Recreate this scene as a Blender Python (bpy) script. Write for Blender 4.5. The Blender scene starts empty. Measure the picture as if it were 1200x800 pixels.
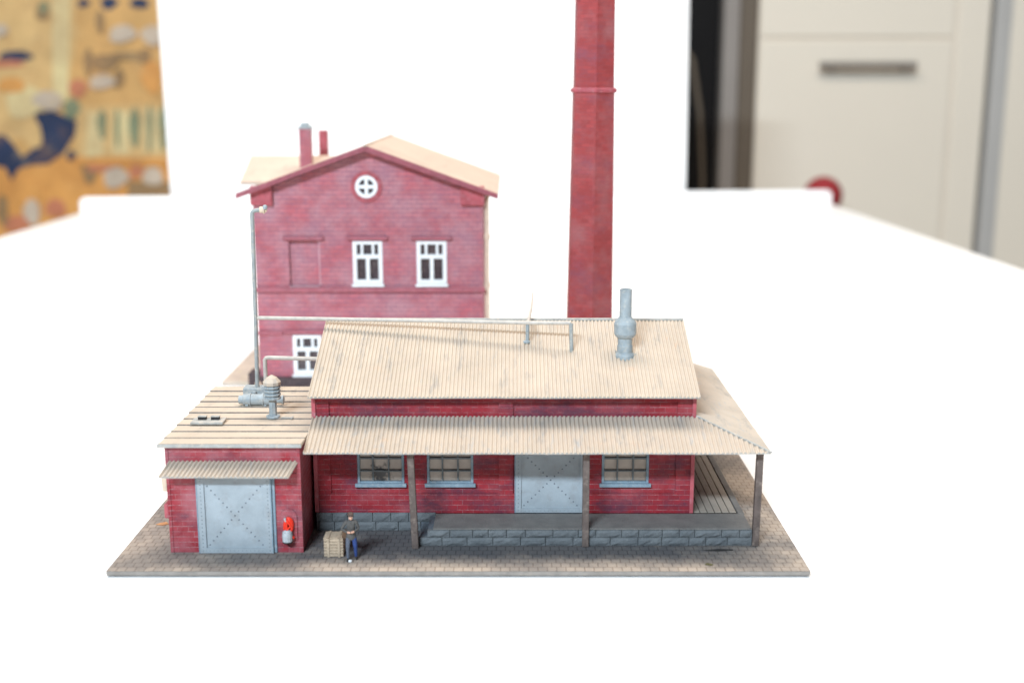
import bpy, bmesh, math, random
from math import sin, cos, pi, radians, sqrt
from mathutils import Vector
random.seed(7)
SC = bpy.context.scene
COL = SC.collection
# one Blender unit is one centimetre of the model on the table
# ------------------------------------------------------------------ camera
cam_d = bpy.data.cameras.new('camera')
cam = bpy.data.objects.new('camera', cam_d); COL.objects.link(cam)
cam.location = (2.06, -42.92, 18.16)
cam.rotation_euler = (radians(90 - 12.056), 0, 0)
cam_d.sensor_width = 72; cam_d.lens = 84.0
cam_d.clip_start = 1; cam_d.clip_end = 2000
cam_d.dof.use_dof = True
cam_d.dof.focus_distance = 51.6
cam_d.dof.aperture_fstop = 0.148
SC.camera = cam
# ------------------------------------------------------------------ world + lamps
w = bpy.data.worlds.new('World'); SC.world = w; w.use_nodes = True
bg = w.node_tree.nodes['Background']
bg.inputs[0].default_value = (0.86, 0.93, 1.0, 1); bg.inputs[1].default_value = 0.10

def area(name, loc, target, sx, sy, power, color):
    d = bpy.data.lights.new(name, 'AREA'); d.shape = 'RECTANGLE'; d.size = sx; d.size_y = sy
    d.energy = power; d.color = color
    o = bpy.data.objects.new(name, d); COL.objects.link(o); o.location = loc
    o.rotation_euler = (Vector(target) - Vector(loc)).to_track_quat('-Z', 'Y').to_euler()
    return o
# the cool light of a wide, low window strip high behind the photographer
area('window_light', (-100, -280, 212), (0, 4.4, 2.3), 130, 10, 1.75e6, (0.75, 0.88, 1.0))
# the warm ceiling lamp above and a little behind the model
area('ceiling_lamp', (5, 48, 165), (3, 36, 0), 200, 62, 4.7e5, (1.0, 0.905, 0.815))
SC.view_settings.view_transform = 'Standard'; SC.view_settings.look = 'None'
SC.view_settings.exposure = 0.1; SC.view_settings.gamma = 1.0

# ------------------------------------------------------------------ materials
class NT:
    def __init__(s, name):
        m = bpy.data.materials.new(name); m.use_nodes = True
        s.m = m; s.t = m.node_tree; s.n = s.t.nodes; s.l = s.t.links
        s.p = s.n['Principled BSDF']
    def new(s, k, **kw):
        n = s.n.new(k)
        for a, v in kw.items(): setattr(n, a, v)
        return n
    def set(s, sock, v):
        if hasattr(v, 'is_linked') or hasattr(v, 'links'): s.l.new(v, sock)
        else: sock.default_value = v
    def coord(s, k='UV'):
        return s.new('ShaderNodeTexCoord').outputs[k]
    def mapping(s, vec, scale=(1, 1, 1), loc=(0, 0, 0)):
        n = s.new('ShaderNodeMapping'); s.l.new(vec, n.inputs[0])
        n.inputs['Scale'].default_value = scale; n.inputs['Location'].default_value = loc
        return n.outputs[0]
    def noise(s, vec, scale, detail=4, rough=0.6):
        n = s.new('ShaderNodeTexNoise'); s.l.new(vec, n.inputs['Vector'])
        n.inputs['Scale'].default_value = scale; n.inputs['Detail'].default_value = detail
        n.inputs['Roughness'].default_value = rough
        return n.outputs[0]
    def ramp(s, f, a, b, ca=0.0, cb=1.0):
        n = s.new('ShaderNodeMapRange'); s.l.new(f, n.inputs[0])
        n.inputs[1].default_value = a; n.inputs[2].default_value = b
        n.inputs[3].default_value = ca; n.inputs[4].default_value = cb
        return n.outputs[0]
    def mix(s, f, a, b, mode='MIX'):
        n = s.new('ShaderNodeMix', data_type='RGBA', blend_type=mode)
        s.set(n.inputs[0], f)
        s.set(n.inputs[6], a if not isinstance(a, tuple) else (*a[:3], 1))
        s.set(n.inputs[7], b if not isinstance(b, tuple) else (*b[:3], 1))
        return n.outputs[2]
    def math(s, op, a, b=0.5):
        n = s.new('ShaderNodeMath', operation=op); s.set(n.inputs[0], a); s.set(n.inputs[1], b)
        return n.outputs[0]
    def bump(s, h, strength=0.5, dist=0.05, prev=None):
        n = s.new('ShaderNodeBump'); s.l.new(h, n.inputs['Height'])
        n.inputs['Strength'].default_value = strength; n.inputs['Distance'].default_value = dist
        if prev is not None: s.l.new(prev, n.inputs['Normal'])
        return n.outputs[0]
    def done(s, color, rough=0.7, normal=None, spec=0.3, metal=0.0):
        s.set(s.p.inputs['Base Color'], color if not isinstance(color, tuple) else (*color[:3], 1))
        s.set(s.p.inputs['Roughness'], rough)
        s.p.inputs['Specular IOR Level'].default_value = spec
        s.p.inputs['Metallic'].default_value = metal
        if normal is not None: s.l.new(normal, s.p.inputs['Normal'])
        return s.m

def paint(name, col, var=0.12, scale=2.0, rough=0.6, dirt=None, dirt_amt=0.0, bump=0.15, spec=0.3, grain=18):
    t = NT(name); o = t.coord('Object')
    n = t.noise(o, scale, 5)
    lo = tuple(c * (1 - var) for c in col); hi = tuple(min(1, c * (1 + var)) for c in col)
    c = t.mix(t.ramp(n, .3, .7), lo, hi)
    if dirt:
        d = t.noise(o, scale * 1.7, 6, .7)
        c = t.mix(t.ramp(d, .52, .72, 0, dirt_amt), c, dirt)
    g = t.noise(o, grain, 3)
    return t.done(c, rough, t.bump(g, bump, .03), spec)

def brick(name, red, dusty, mortar, dark, dust_lo=.45, dust_hi=.75, dark_lo=.55, dark_hi=.72, row=.22, width=.44, wob=1.0, mw=.013, vj=.42):
    t = NT(name); uv = t.coord('UV'); o = t.coord('Object')
    wv = t.new('ShaderNodeVectorMath', operation='ADD')
    b = t.new('ShaderNodeTexBrick'); t.l.new(uv, b.inputs['Vector'])
    b.inputs['Scale'].default_value = 1.0
    b.inputs['Mortar Size'].default_value = mw
    b.inputs['Mortar Smooth'].default_value = .35
    b.inputs['Brick Width'].default_value = width; b.inputs['Row Height'].default_value = row
    b.inputs['Color1'].default_value = (*[c * .86 for c in red], 1); b.inputs['Color2'].default_value = (*[c * 1.12 for c in red], 1)
    b.inputs['Mortar'].default_value = (*red, 1)
    n1 = t.noise(o, .55, 6, .65); n2 = t.noise(o, .8, 6, .7); n3 = t.noise(o, 3.2, 4, .7); n4 = t.noise(o, 14, 3, .7)
    b2 = t.new('ShaderNodeTexBrick'); t.l.new(uv, b2.inputs['Vector'])
    b2.inputs['Scale'].default_value = 1.0; b2.inputs['Mortar Size'].default_value = mw; b2.inputs['Mortar Smooth'].default_value = .4
    b2.inputs['Brick Width'].default_value = 500; b2.inputs['Row Height'].default_value = row
    fac = t.math('ADD', t.math('MULTIPLY', b.outputs['Fac'], vj), t.math('MULTIPLY', b2.outputs['Fac'], .65 * wob))
    c = t.mix(t.ramp(n1, dust_lo, dust_hi, 0, .85), b.outputs['Color'], dusty)
    # mortar lines keep a pale dust in some stretches only
    m = t.math('MULTIPLY', fac, t.ramp(n3, .40, .62, .15, .95))
    c = t.mix(m, c, mortar)
    sh = t.mapping(o, (.8, .8, 1.6), (3.1, 7.7, 1.3))
    c = t.mix(t.ramp(t.noise(sh, .6, 7, .72), dark_lo, dark_hi, 0, .75), c, dark)
    c = t.mix(t.ramp(n4, .64, .74, 0, .45), c, mortar)
    h = t.math('SUBTRACT', t.math('MULTIPLY', n4, .35), b.outputs['Fac'])
    return t.done(c, .62, t.bump(h, .55, .03), .28)

M = {}
M['brick'] = brick('red_brick', (.27, .018, .027), (.33, .085, .10), (.40, .21, .22), (.065, .03, .055), .48, .76, .45, .64)
M['brick_garage'] = brick('garage_brick', (.29, .022, .032), (.36, .125, .145), (.43, .25, .26), (.09, .045, .07), .38, .62, .5, .7)
M['brick_dusty'] = brick('dusty_brick', (.44, .115, .135), (.45, .23, .26), (.20, .10, .155), (.30, .13, .18), .36, .62, .5, .72, row=.27, width=.55, wob=1.1, mw=.026, vj=.7)
M['brick_course'] = paint('dusty_course', (.36, .11, .135), .2, 2.5, .6, (.40, .22, .26), .6)
M['lit_edge'] = paint('painted_lit_edge', (.50, .30, .33), .15, 2.5, .6)  # pale colour painting the lit edges of the blind window recess
M['barge'] = paint('wine_board', (.30, .085, .105), .2, 2.5, .6, (.40, .22, .24), .4)
M['brick_stack'] = brick('stack_brick', (.35, .055, .055), (.37, .135, .14), (.24, .07, .085), (.23, .075, .105), .44, .72, .50, .70, row=.2, width=.45, wob=.6, vj=.5)
M['brick_trim'] = paint('brick_trim', (.40, .088, .105), .2, 2.5, .6, (.44, .24, .27), .7)
M['roof_tan'] = None
def tanroof(name, base, grey, lo=.60, hi=.78, streak=(5, 1.2, 1.2)):
    t = NT(name); o = t.coord('Object')
    n = t.noise(o, .45, 6, .65); f = t.noise(t.mapping(o, streak), .9, 5, .7); g = t.noise(o, 22, 3, .7)
    c = t.mix(t.ramp(n, .3, .7), tuple(x * .90 for x in base), tuple(min(1, x * 1.07) for x in base))
    c = t.mix(t.ramp(f, lo, hi, 0, .7), c, grey)
    c = t.mix(t.ramp(t.noise(o, 1.3, 5, .7), .62, .75, 0, .35), c, (.60, .36, .20))
    gr = t.noise(t.mapping(o, (2.2, .5, .5), (9, 3, 1)), 1.0, 7, .75)
    c = t.mix(t.ramp(gr, .54, .72, 0, .55), c, tuple(x * .58 for x in grey))
    c = t.mix(t.ramp(g, .64, .74, 0, .6), c, tuple(x * .5 for x in base))
    return t.done(c, .75, t.bump(g, .18, .03), .2)
M['roof_tan'] = tanroof('dusted_corrugated_sheet', (.505, .43, .348), (.36, .38, .39))
M['canopy_tan'] = tanroof('dusted_canopy_sheet', (.485, .41, .332), (.33, .36, .38), .55, .74)
M['felt_tan'] = tanroof('dusted_felt', (.51, .43, .345), (.38, .37, .35))
M['house_roof'] = tanroof('pale_tile', (.52, .41, .33), (.45, .39, .33), streak=(1, 2, 2))
M['roof_edge'] = paint('sheet_edge', (.36, .36, .34), .2, 3, .55, (.60, .49, .38), .85)
M['grey'] = paint('grey_plastic', (.30, .345, .365), .18, 3, .5, (.60, .55, .46), .55)
M['grey_pipe'] = paint('grey_pipe', (.31, .33, .325), .15, 3, .5, (.62, .54, .44), .8)
M['tan_pipe'] = paint('dusted_pipe', (.49, .45, .40), .15, 3, .6, (.33, .33, .31), .6)
M['door'] = paint('steel_door', (.31, .355, .385), .12, 1.2, .5, (.20, .17, .15), .35)
M['rivet'] = paint('rivet', (.15, .17, .19), .2, 3, .5)
M['blue_trim'] = paint('blue_grey_trim', (.19, .265, .32), .15, 3, .5, (.5, .5, .48), .4)
M['muntin'] = paint('window_bar', (.13, .15, .16), .2, 3, .5)
M['wood'] = paint('dark_wood', (.11, .085, .075), .3, 2.5, .7, (.32, .26, .22), .6)
M['white'] = paint('white_plastic', (.80, .82, .82), .05, 3, .45)
M['pane_dark'] = paint('dark_pane', (.06, .045, .05), .3, 1.5, .18, (.22, .16, .14), .5, bump=.05, spec=.5)
M['fitting'] = paint('fitting_cream', (.62, .50, .38), .2, 6, .6)
M['plaster'] = paint('cream_pipe', (.66, .52, .40), .15, 3, .7)
def panes():
    t = NT('papered_pane'); o = t.coord('Object')
    c = t.mix(t.ramp(t.noise(o, 1.2, 4), .35, .65), (.33, .27, .22), (.43, .36, .30))
    v = t.new('ShaderNodeVectorMath', operation='DISTANCE'); t.l.new(o, v.inputs[0]); v.inputs[1].default_value = (-3.42, 4.5, 2.4)
    nz = t.math('ADD', v.outputs['Value'], t.ramp(t.noise(o, 3.2, 4), .3, .7, -.25, .3))
    c = t.mix(t.ramp(nz, .28, .5, .95, 0), c, (.012, .012, .014))
    return t.done(c, .3, t.bump(t.noise(o, 12, 2), .05, .02), .45)
M['pane_tan'] = panes()
def stone(name, a, b, light):
    t = NT(name); o = t.coord('Object')
    n = t.noise(o, 1.1, 6, .7); g = t.noise(o, 9, 5, .7)
    c = t.mix(t.ramp(n, .3, .7), a, b)
    c = t.mix(t.ramp(g, .60, .76, 0, .5), c, light)
    return t.done(c, .8, t.bump(g, .8, .06), .2)
M['stone'] = stone('rock_faced_stone', (.105, .117, .126), (.165, .18, .188), (.33, .34, .34))
M['stone_dark'] = stone('dark_stone', (.09, .11, .13), (.14, .16, .18), (.30, .31, .31))
M['stone_brown'] = stone('brown_foundation', (.06, .045, .05), (.12, .085, .085), (.42, .34, .30))
def setts(name):
    t = NT(name); o = t.coord('Object'); uv = t.coord('UV')
    b = t.new('ShaderNodeTexBrick'); t.l.new(uv, b.inputs['Vector'])
    b.offset = .5
    b.inputs['Scale'].default_value = 1; b.inputs['Mortar Size'].default_value = .022; b.inputs['Mortar Smooth'].default_value = .5
    b.inputs['Brick Width'].default_value = .36; b.inputs['Row Height'].default_value = .42
    b.inputs['Color1'].default_value = (.42, .35, .285, 1); b.inputs['Color2'].default_value = (.355, .30, .25, 1); b.inputs['Mortar'].default_value = (.235, .185, .145, 1)
    n = t.noise(o, .5, 6, .65); g = t.noise(o, 10, 4, .7)
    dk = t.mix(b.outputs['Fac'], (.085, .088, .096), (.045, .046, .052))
    # sooty grey wash of the bare plastic, first in random patches
    c = t.mix(t.ramp(t.noise(t.mapping(o, (1, 1, 1), (4.4, 1.2, 0)), .22, 5, .6), .42, .58, 0, .55), b.outputs['Color'], dk)
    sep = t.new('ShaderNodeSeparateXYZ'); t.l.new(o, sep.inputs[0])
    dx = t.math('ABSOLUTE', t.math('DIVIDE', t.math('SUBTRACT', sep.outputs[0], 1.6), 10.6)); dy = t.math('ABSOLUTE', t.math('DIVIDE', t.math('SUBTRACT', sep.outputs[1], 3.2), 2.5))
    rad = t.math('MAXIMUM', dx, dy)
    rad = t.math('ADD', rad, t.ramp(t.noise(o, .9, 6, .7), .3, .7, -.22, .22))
    c = t.mix(t.ramp(rad, .62, 1.12, .88, 0), c, dk)  # same wash over the yard, doubling as painted-in shade of the canopy
    c = t.mix(t.ramp(g, .64, .76, 0, .6), c, (.50, .48, .46))
    c = t.mix(t.ramp(n, .55, .8, 0, .3), c, (.45, .40, .34))
    h = t.math('SUBTRACT', t.math('MULTIPLY', g, .4), b.outputs['Fac'])
    return t.done(c, .8, t.bump(h, .5, .04), .2)
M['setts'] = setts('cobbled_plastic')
M['plate_edge'] = paint('baseboard_edge', (.24, .22, .20), .2, 1.2, .6, (.4, .35, .3), .5)
M['far_plate'] = paint('tan_baseboard', (.56, .47, .38), .15, .8, .8, (.62, .58, .2), .25)
M['strip_edge'] = paint('strip_edge', (.20, .18, .165), .3, 2.5, .8, (.4, .34, .27), .6)
M['asphalt'] = stone('platform_surface', (.145, .138, .132), (.215, .205, .19), (.40, .37, .33))
M['board'] = stone('platform_board', (.30, .265, .225), (.38, .335, .28), (.44, .40, .34))
M['gap'] = paint('board_gap', (.09, .075, .06), .2, 3, .9)
M['table'] = paint('white_laminate', (.90, .895, .885), .01, .05, .35, bump=.01)
M['backboard'] = paint('white_foamboard', (.91, .91, .905), .01, .05, .6, bump=.02)
M['crate'] = paint('crate_wood', (.44, .345, .25), .25, 5, .75, (.25, .20, .15), .6)
M['red_hose'] = paint('red_hose', (.72, .035, .015), .15, 6, .4)
M['drum'] = paint('grey_drum', (.40, .43, .45), .2, 6, .4)
M['soot'] = paint('soot', (.03, .028, .028), .3, 5, .7)
M['skin'] = paint('skin', (.62, .36, .26), .08, 8, .5)
M['jacket'] = paint('dark_jacket', (.085, .082, .078), .25, 9, .75)
M['jeans'] = paint('blue_trousers', (.03, .06, .20), .25, 9, .75)
M['slate'] = paint('slate_cloth', (.10, .115, .15), .25, 9, .75)
M['boots'] = paint('dark_boots', (.03, .028, .028), .2, 9, .5)
M['leather'] = paint('brown_leather', (.10, .055, .03), .25, 8, .5)
M['cap'] = paint('brown_cap', (.09, .06, .05), .25, 9, .7)
M['cabinet'] = paint('cream_lacquer', (.83, .755, .635), .02, .02, .4, bump=.02)
M['cabinet_gap'] = paint('cabinet_shadow_gap', (.76, .68, .57), .05, .05, .6, bump=.02)
M['steel'] = paint('brushed_handle', (.27, .24, .21), .1, .2, .35)
M['jamb_brown'] = paint('brown_jamb', (.145, .115, .085), .06, .05, .5, bump=.02)
M['jamb_grey'] = paint('grey_jamb', (.30, .27, .245), .06, .05, .5, bump=.02)
M['black'] = paint('black_gloss', (.006, .005, .005), .3, .05, .3, bump=.02)
M['alu'] = paint('aluminium_strip', (.50, .485, .46), .06, .05, .4, bump=.02)
M['room_wall'] = paint('room_wall', (.66, .62, .55), .03, .03, .8)
M['floor'] = paint('room_floor', (.40, .33, .26), .1, .05, .5)
M['ball_red'] = paint('red_rubber', (.36, .035, .04), .1, .3, .75)

# ------------------------------------------------------------------ mesh helpers
class MB:
    def __init__(s): s.v = []; s.f = []; s.mi = []; s.mats = []; s.cur = 0
    def mat(s, k):
        if k not in s.mats: s.mats.append(k)
        s.cur = s.mats.index(k); return s
    def face(s, idx): s.f.append(idx); s.mi.append(s.cur)
    def add(s, vs, fs):
        b = len(s.v); s.v += [tuple(v) for v in vs]
        for f in fs: s.face([b + i for i in f])
    def box(s, x0, x1, y0, y1, z0, z1):
        s.add([(x0, y0, z0), (x1, y0, z0), (x1, y1, z0), (x0, y1, z0), (x0, y0, z1), (x1, y0, z1), (x1, y1, z1), (x0, y1, z1)],
              [(0, 3, 2, 1), (4, 5, 6, 7), (0, 1, 5, 4), (1, 2, 6, 5), (2, 3, 7, 6), (3, 0, 4, 7)])
        return s
    def rough_box(s, x0, x1, y0, y1, z0, z1, j=.02, nx=4, nz=2):
        """box whose -y face is a rough-hewn grid"""
        b = len(s.v)
        for k in range(nz + 1):
            for i in range(nx + 1):
                e = (i in (0, nx)) or (k in (0, nz))
                s.v.append((x0 + (x1 - x0) * i / nx, y0 + (0 if e else -abs(random.gauss(j, j * .6))) + (.02 if e else 0), z0 + (z1 - z0) * k / nz))
        for k in range(nz):
            for i in range(nx):
                a = b + k * (nx + 1) + i; s.face([a, a + 1, a + nx + 2, a + nx + 1])
        q = y0 + .02
        s.add([(x0, q, z0), (x1, q, z0), (x1, y1, z0), (x0, y1, z0), (x0, q, z1), (x1, q, z1), (x1, y1, z1), (x0, y1, z1)],
              [(0, 3, 2, 1), (4, 5, 6, 7), (1, 2, 6, 5), (2, 3, 7, 6), (3, 0, 4, 7)])
        return s
    def prism(s, pts, off):
        n = len(pts); o = Vector(off)
        s.add([Vector(p) for p in pts] + [Vector(p) + o for p in pts],
              [tuple(range(n)), tuple(range(2 * n - 1, n - 1, -1))] + [(i, i + n, (i + 1) % n + n, (i + 1) % n) for i in range(n)])
        return s
    def lathe(s, prof, c=(0, 0, 0), n=20, axis='z', cap=True):
        b = len(s.v)
        for r, h in prof:
            for i in range(n):
                a = 2 * pi * i / n
                p = (r * cos(a), r * sin(a), h)
                if axis == 'x': p = (p[2], p[0], p[1])
                if axis == 'y': p = (p[0], p[2], p[1])
                s.v.append((c[0] + p[0], c[1] + p[1], c[2] + p[2]))
        for k in range(len(prof) - 1):
            for i in range(n):
                j = (i + 1) % n
                s.face([b + k * n + i, b + k * n + j, b + (k + 1) * n + j, b + (k + 1) * n + i])
        if cap:
            s.face([b + i for i in range(n)][::-1]); e = b + (len(prof) - 1) * n; s.face([e + i for i in range(n)])
        return s
    def tube(s, pts, r, n=10, taper=None):
        pts = [Vector(p) for p in pts]; b = len(s.v); m = len(pts); up = None
        for k, p in enumerate(pts):
            d = (pts[min(k + 1, m - 1)] - pts[max(k - 1, 0)]).normalized()
            if up is None: up = Vector((0, 0, 1)) if abs(d.z) < .9 else Vector((0, 1, 0))
            a = d.cross(up).normalized(); c = a.cross(d).normalized(); up = c
            rr = r if taper is None else r * (1 + (taper - 1) * k / (m - 1))
            for i in range(n):
                t = 2 * pi * i / n; s.v.append(tuple(p + a * (rr * cos(t)) + c * (rr * sin(t))))
        for k in range(m - 1):
            for i in range(n):
                j = (i + 1) % n
                s.face([b + k * n + i, b + k * n + j, b + (k + 1) * n + j, b + (k + 1) * n + i])
        s.face([b + i for i in range(n)][::-1]); e = b + (m - 1) * n; s.face([e + i for i in range(n)])
        return s
    def dome(s, c, r, n=6, d=(0, -1, 0)):
        """little rivet head pointing along -y"""
        x, y, z = c; vs = [(x + r * cos(2 * pi * i / n), y, z + r * sin(2 * pi * i / n)) for i in range(n)]
        vs += [(x + .6 * r * cos(2 * pi * i / n), y - .6 * r, z + .6 * r * sin(2 * pi * i / n)) for i in range(n)] + [(x, y - .8 * r, z)]
        fs = [(i, (i + 1) % n, (i + 1) % n + n, i + n) for i in range(n)] + [(n + i, n + (i + 1) % n, 2 * n) for i in range(n)]
        s.add(vs, fs); return s
    def build(s, name, mat=None, parent=None, smooth=False, bevel=0, loc=None, flip=True):
        me = bpy.data.meshes.new(name); me.from_pydata(s.v, [], s.f)
        bm = bmesh.new(); bm.from_mesh(me)
        if flip: bmesh.ops.recalc_face_normals(bm, faces=bm.faces)
        uvl = bm.loops.layers.uv.new('UVMap')
        for f in bm.faces:
            n = f.normal
            if abs(n.z) > .75:
                for l in f.loops: l[uvl].uv = (l.vert.co.x, l.vert.co.y)
            else:
                t = Vector((-n.y, n.x, 0)); t = t.normalized() if t.length > 1e-6 else Vector((1, 0, 0))
                for l in f.loops: l[uvl].uv = (l.vert.co.dot(t), l.vert.co.z)
            if smooth: f.smooth = True
        bm.to_mesh(me); bm.free()
        for k in ([mat] if mat else []) + [x for x in s.mats if not mat]: me.materials.append(M[k] if isinstance(k, str) else k)
        if not mat and len(s.mats):
            for p, i in zip(me.polygons, s.mi): p.material_index = i
        o = bpy.data.objects.new(name, me); COL.objects.link(o)
        if parent: o.parent = parent
        if loc: o.location = loc
        if bevel:
            b = o.modifiers.new('bevel', 'BEVEL'); b.width = bevel; b.segments = 2; b.limit_method = 'ANGLE'; b.angle_limit = radians(40)
        if smooth: me.set_sharp_from_angle(angle=radians(32))
        return o
def thing(name, label, cat, group=None, loc=(0, 0, 0)):
    o = bpy.data.objects.new(name, None); COL.objects.link(o); o.location = loc; o.empty_display_size = .5
    o['label'] = label; o['category'] = cat
    if group: o['group'] = group
    return o
def tag(o, label, cat, group=None, kind=None):
    if label: o['label'] = label
    if cat: o['category'] = cat
    if group: o['group'] = group
    if kind: o['kind'] = kind
    return o

def wall_front(mb, x0, x1, z0, z1, y0, y1, holes=()):
    """wall facing -y from y0 to y1 with rectangular holes (hx0,hx1,hz0,hz1)"""
    xs = sorted({x0, x1, *[h[0] for h in holes], *[h[1] for h in holes]})
    zs = sorted({z0, z1, *[h[2] for h in holes], *[h[3] for h in holes]})
    xs = [x for x in xs if x0 <= x <= x1]; zs = [z for z in zs if z0 <= z <= z1]
    def hole(a, b): return any(h[0] < a < h[1] and h[2] < b < h[3] for h in holes)
    def solid(i, k):
        if not (0 <= i < len(xs) - 1 and 0 <= k < len(zs) - 1): return False
        return not hole((xs[i] + xs[i + 1]) / 2, (zs[k] + zs[k + 1]) / 2)
    for i in range(len(xs) - 1):
        for k in range(len(zs) - 1):
            if not solid(i, k): continue
            a, b, c, d = xs[i], xs[i + 1], zs[k], zs[k + 1]
            mb.add([(a, y0, c), (b, y0, c), (b, y0, d), (a, y0, d)], [(0, 1, 2, 3)])
            mb.add([(a, y1, c), (b, y1, c), (b, y1, d), (a, y1, d)], [(3, 2, 1, 0)])
            if not solid(i - 1, k): mb.add([(a, y0, c), (a, y0, d), (a, y1, d), (a, y1, c)], [(0, 1, 2, 3)])
            if not solid(i + 1, k): mb.add([(b, y0, c), (b, y1, c), (b, y1, d), (b, y0, d)], [(0, 1, 2, 3)])
            if not solid(i, k - 1): mb.add([(a, y0, c), (a, y1, c), (b, y1, c), (b, y0, c)], [(0, 1, 2, 3)])
            if not solid(i, k + 1): mb.add([(a, y0, d), (b, y0, d), (b, y1, d), (a, y1, d)], [(0, 1, 2, 3)])

def corrugated(cols, pitch, amp, nrm, thick, mat_top, mat_edge, per=8):
    """cols(t) -> (top point, bottom point) for t in [0, L]; sheet waves along t"""
    L, fn = cols
    mb = MB(); n = max(2, int(L / pitch * per)); b = 0
    nv = Vector(nrm).normalized(); rows = 4
    for i in range(n + 1):
        t = L * i / n; a, c = fn(t); a = Vector(a); c = Vector(c)
        s = amp * (1 - 2 * abs(sin(pi * t / pitch)) ** 3)
        sag = .006 * sin(t * 1.1) + .003 * sin(t * 4.3 + 1)
        for k in range(rows + 1):
            mb.v.append(tuple(a.lerp(c, k / rows) + nv * (s + sag * k / rows)))
        mb.v.append(tuple(c - nv * (thick) + nv * sag)); mb.v.append(tuple(a - nv * thick))
    m = rows + 3
    for i in range(n):
        for k in range(m):
            p, q = i * m + k, i * m + (k + 1) % m
            mb.mat(mat_top if k < rows else mat_edge)
            mb.face([p, q, q + m, p + m])
    mb.mat(mat_edge)
    mb.face([k for k in range(m)][::-1]); mb.face([n * m + k for k in range(m)])
    return mb

# ------------------------------------------------------------------ the room
mb = MB(); mb.box(-320, 320, -420, 262, -78, -75)
tag(mb.build('floor', 'floor'), None, None, kind='structure')
mb = MB(); mb.box(-320, 320, 256, 262, -74.9, 190)
tag(mb.build('back_wall', 'room_wall'), None, None, kind='structure')

# ------------------------------------------------------------------ table, backdrop
T = thing('white_table', 'wide glossy white table that carries the whole model', 'table', loc=(0, 0, -.25))
mb = MB(); pts = [(-60.6, -85), (55.4, -85), (54.6, 79), (53.2, 148.6), (-62.2, 136)]
mb.prism([(x, y, -3) for x, y in pts], (0, 0, 3)); mb.build('tabletop', 'table', T, bevel=.25)
for x, y in ((-55, -78), (49, -78), (47, 138), (-56, 128)):
    MB().box(x - 2.5, x + 2.5, y - 2.5, y + 2.5, -74.7, -3.01).build('leg', 'table', T, bevel=.3)
# low upright board along the far edge, rounded upper corners
def rounded_board(x0, x1, ya, yb, z0, z1, r, th):
    mb = MB(); p = []
    def Y(x): return ya + (yb - ya) * (x - x0) / (x1 - x0)
    prof = [(x0, z0), (x1, z0)]
    prof += [(x1 - r + r * cos(a), z1 - r + r * sin(a)) for a in [i * pi / 2 / 8 for i in range(9)]]
    prof += [(x0 + r - r * sin(a), z1 - r + r * cos(a)) for a in [i * pi / 2 / 8 for i in range(9)]]
    mb.prism([(x, Y(x), z) for x, z in prof], (0, th, 0)); return mb
b = rounded_board(-61.95, 52.75, 134.2, 147, -.24, 2.05, .9, .6).build('edge_board', 'backboard', bevel=.08)
tag(b, 'low white board with rounded upper corners standing along the far table edge', 'board')
mb = MB(); mb.prism([(-49.4, 136.9, 1.0), (29.5, 145.6, 1.0), (29.0, 145.6, 44), (-49.8, 136.9, 44)], (0, .7, 0))
mb.v = [(x, y + 1.2, z) for x, y, z in mb.v]
p = mb.build('backdrop_panel', 'backboard', bevel=.05)
tag(p, 'tall white backdrop panel standing behind the model against the edge board', 'backdrop')
for v in p.data.vertices:
    if v.co.z < 2: v.co.z = -.24

# ------------------------------------------------------------------ poster on the left
PY = 240.0
def posterpt(u, v, y): # generic layout in poster pixels -> metres of wall
    a, b, p = (u - 600) / 1400, (400 - v) / 1400, radians(12.056); k = (y + 42.92) / (cos(p) + b * sin(p))
    return (2.06 + a * k, y, 18.16 + k * (b * cos(p) - sin(p)))
P = thing('wall_poster', 'out of focus orange and yellow illustrated poster hanging on the left', 'poster', loc=(0, 0, 0))
def flat(name, col, var=.22):
    t = NT(name); o = t.coord('Object')
    c = t.mix(t.ramp(t.noise(o, .11, 5, .7), .3, .7), tuple(x * (1 - var) for x in col), tuple(min(.9, x * (1 + var)) for x in col))
    c = t.mix(t.ramp(t.noise(t.mapping(o, (1, 1, 1), (40, 7, 3)), .16, 4, .65), .52, .72, 0, .4), c, (.48, .24, .09))
    c = t.mix(t.ramp(t.noise(t.mapping(o, (1, 1, 1), (11, 70, 23)), .2, 4, .65), .56, .72, 0, .3), c, (.72, .54, .28))
    return t.done(c, .55)
PM = dict(ground=flat('poster_ochre', (.70, .41, .15), .2), sand=flat('poster_sand', (.75, .49, .21)), orange=flat('poster_orange', (.80, .36, .10)),
          navy=flat('poster_navy', (.03, .045, .10)), brown=flat('poster_brown', (.34, .21, .10)), red=flat('poster_red', (.60, .22, .12)),
          white=flat('poster_grey_white', (.60, .49, .38)), green=flat('poster_green', (.26, .29, .17)), cream=flat('poster_cream', (.82, .62, .32)))
for k, v in PM.items(): M['poster_' + k] = v
x0, _, z1 = posterpt(-60, -80, PY); x1, _, z0 = posterpt(260, 420, PY)
MB().box(x0, x1, PY, PY + .8, z0, z1).build('poster_sheet', 'poster_ground', P)
layer = [0]
def patch(kind, pts, name='printed_patch'):
    layer[0] += 1; y = PY - .04 - .012 * layer[0]
    mb = MB(); q = [posterpt(u, v, PY) for u, v in pts]
    mb.prism([(a, y, c) for a, _, c in q], (0, .03, 0)); return mb
def blob(u, v, ru, rv, n=14, seed=0):
    r = random.Random(int(u * 31 + v * 7) + seed); ph = r.random() * 6
    return [(u + ru * (1 + .14 * sin(3 * 2 * pi * i / n + ph)) * cos(2 * pi * i / n), v + rv * (1 + .14 * cos(2 * 2 * pi * i / n + ph)) * sin(2 * pi * i / n)) for i in range(n)]
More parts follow.
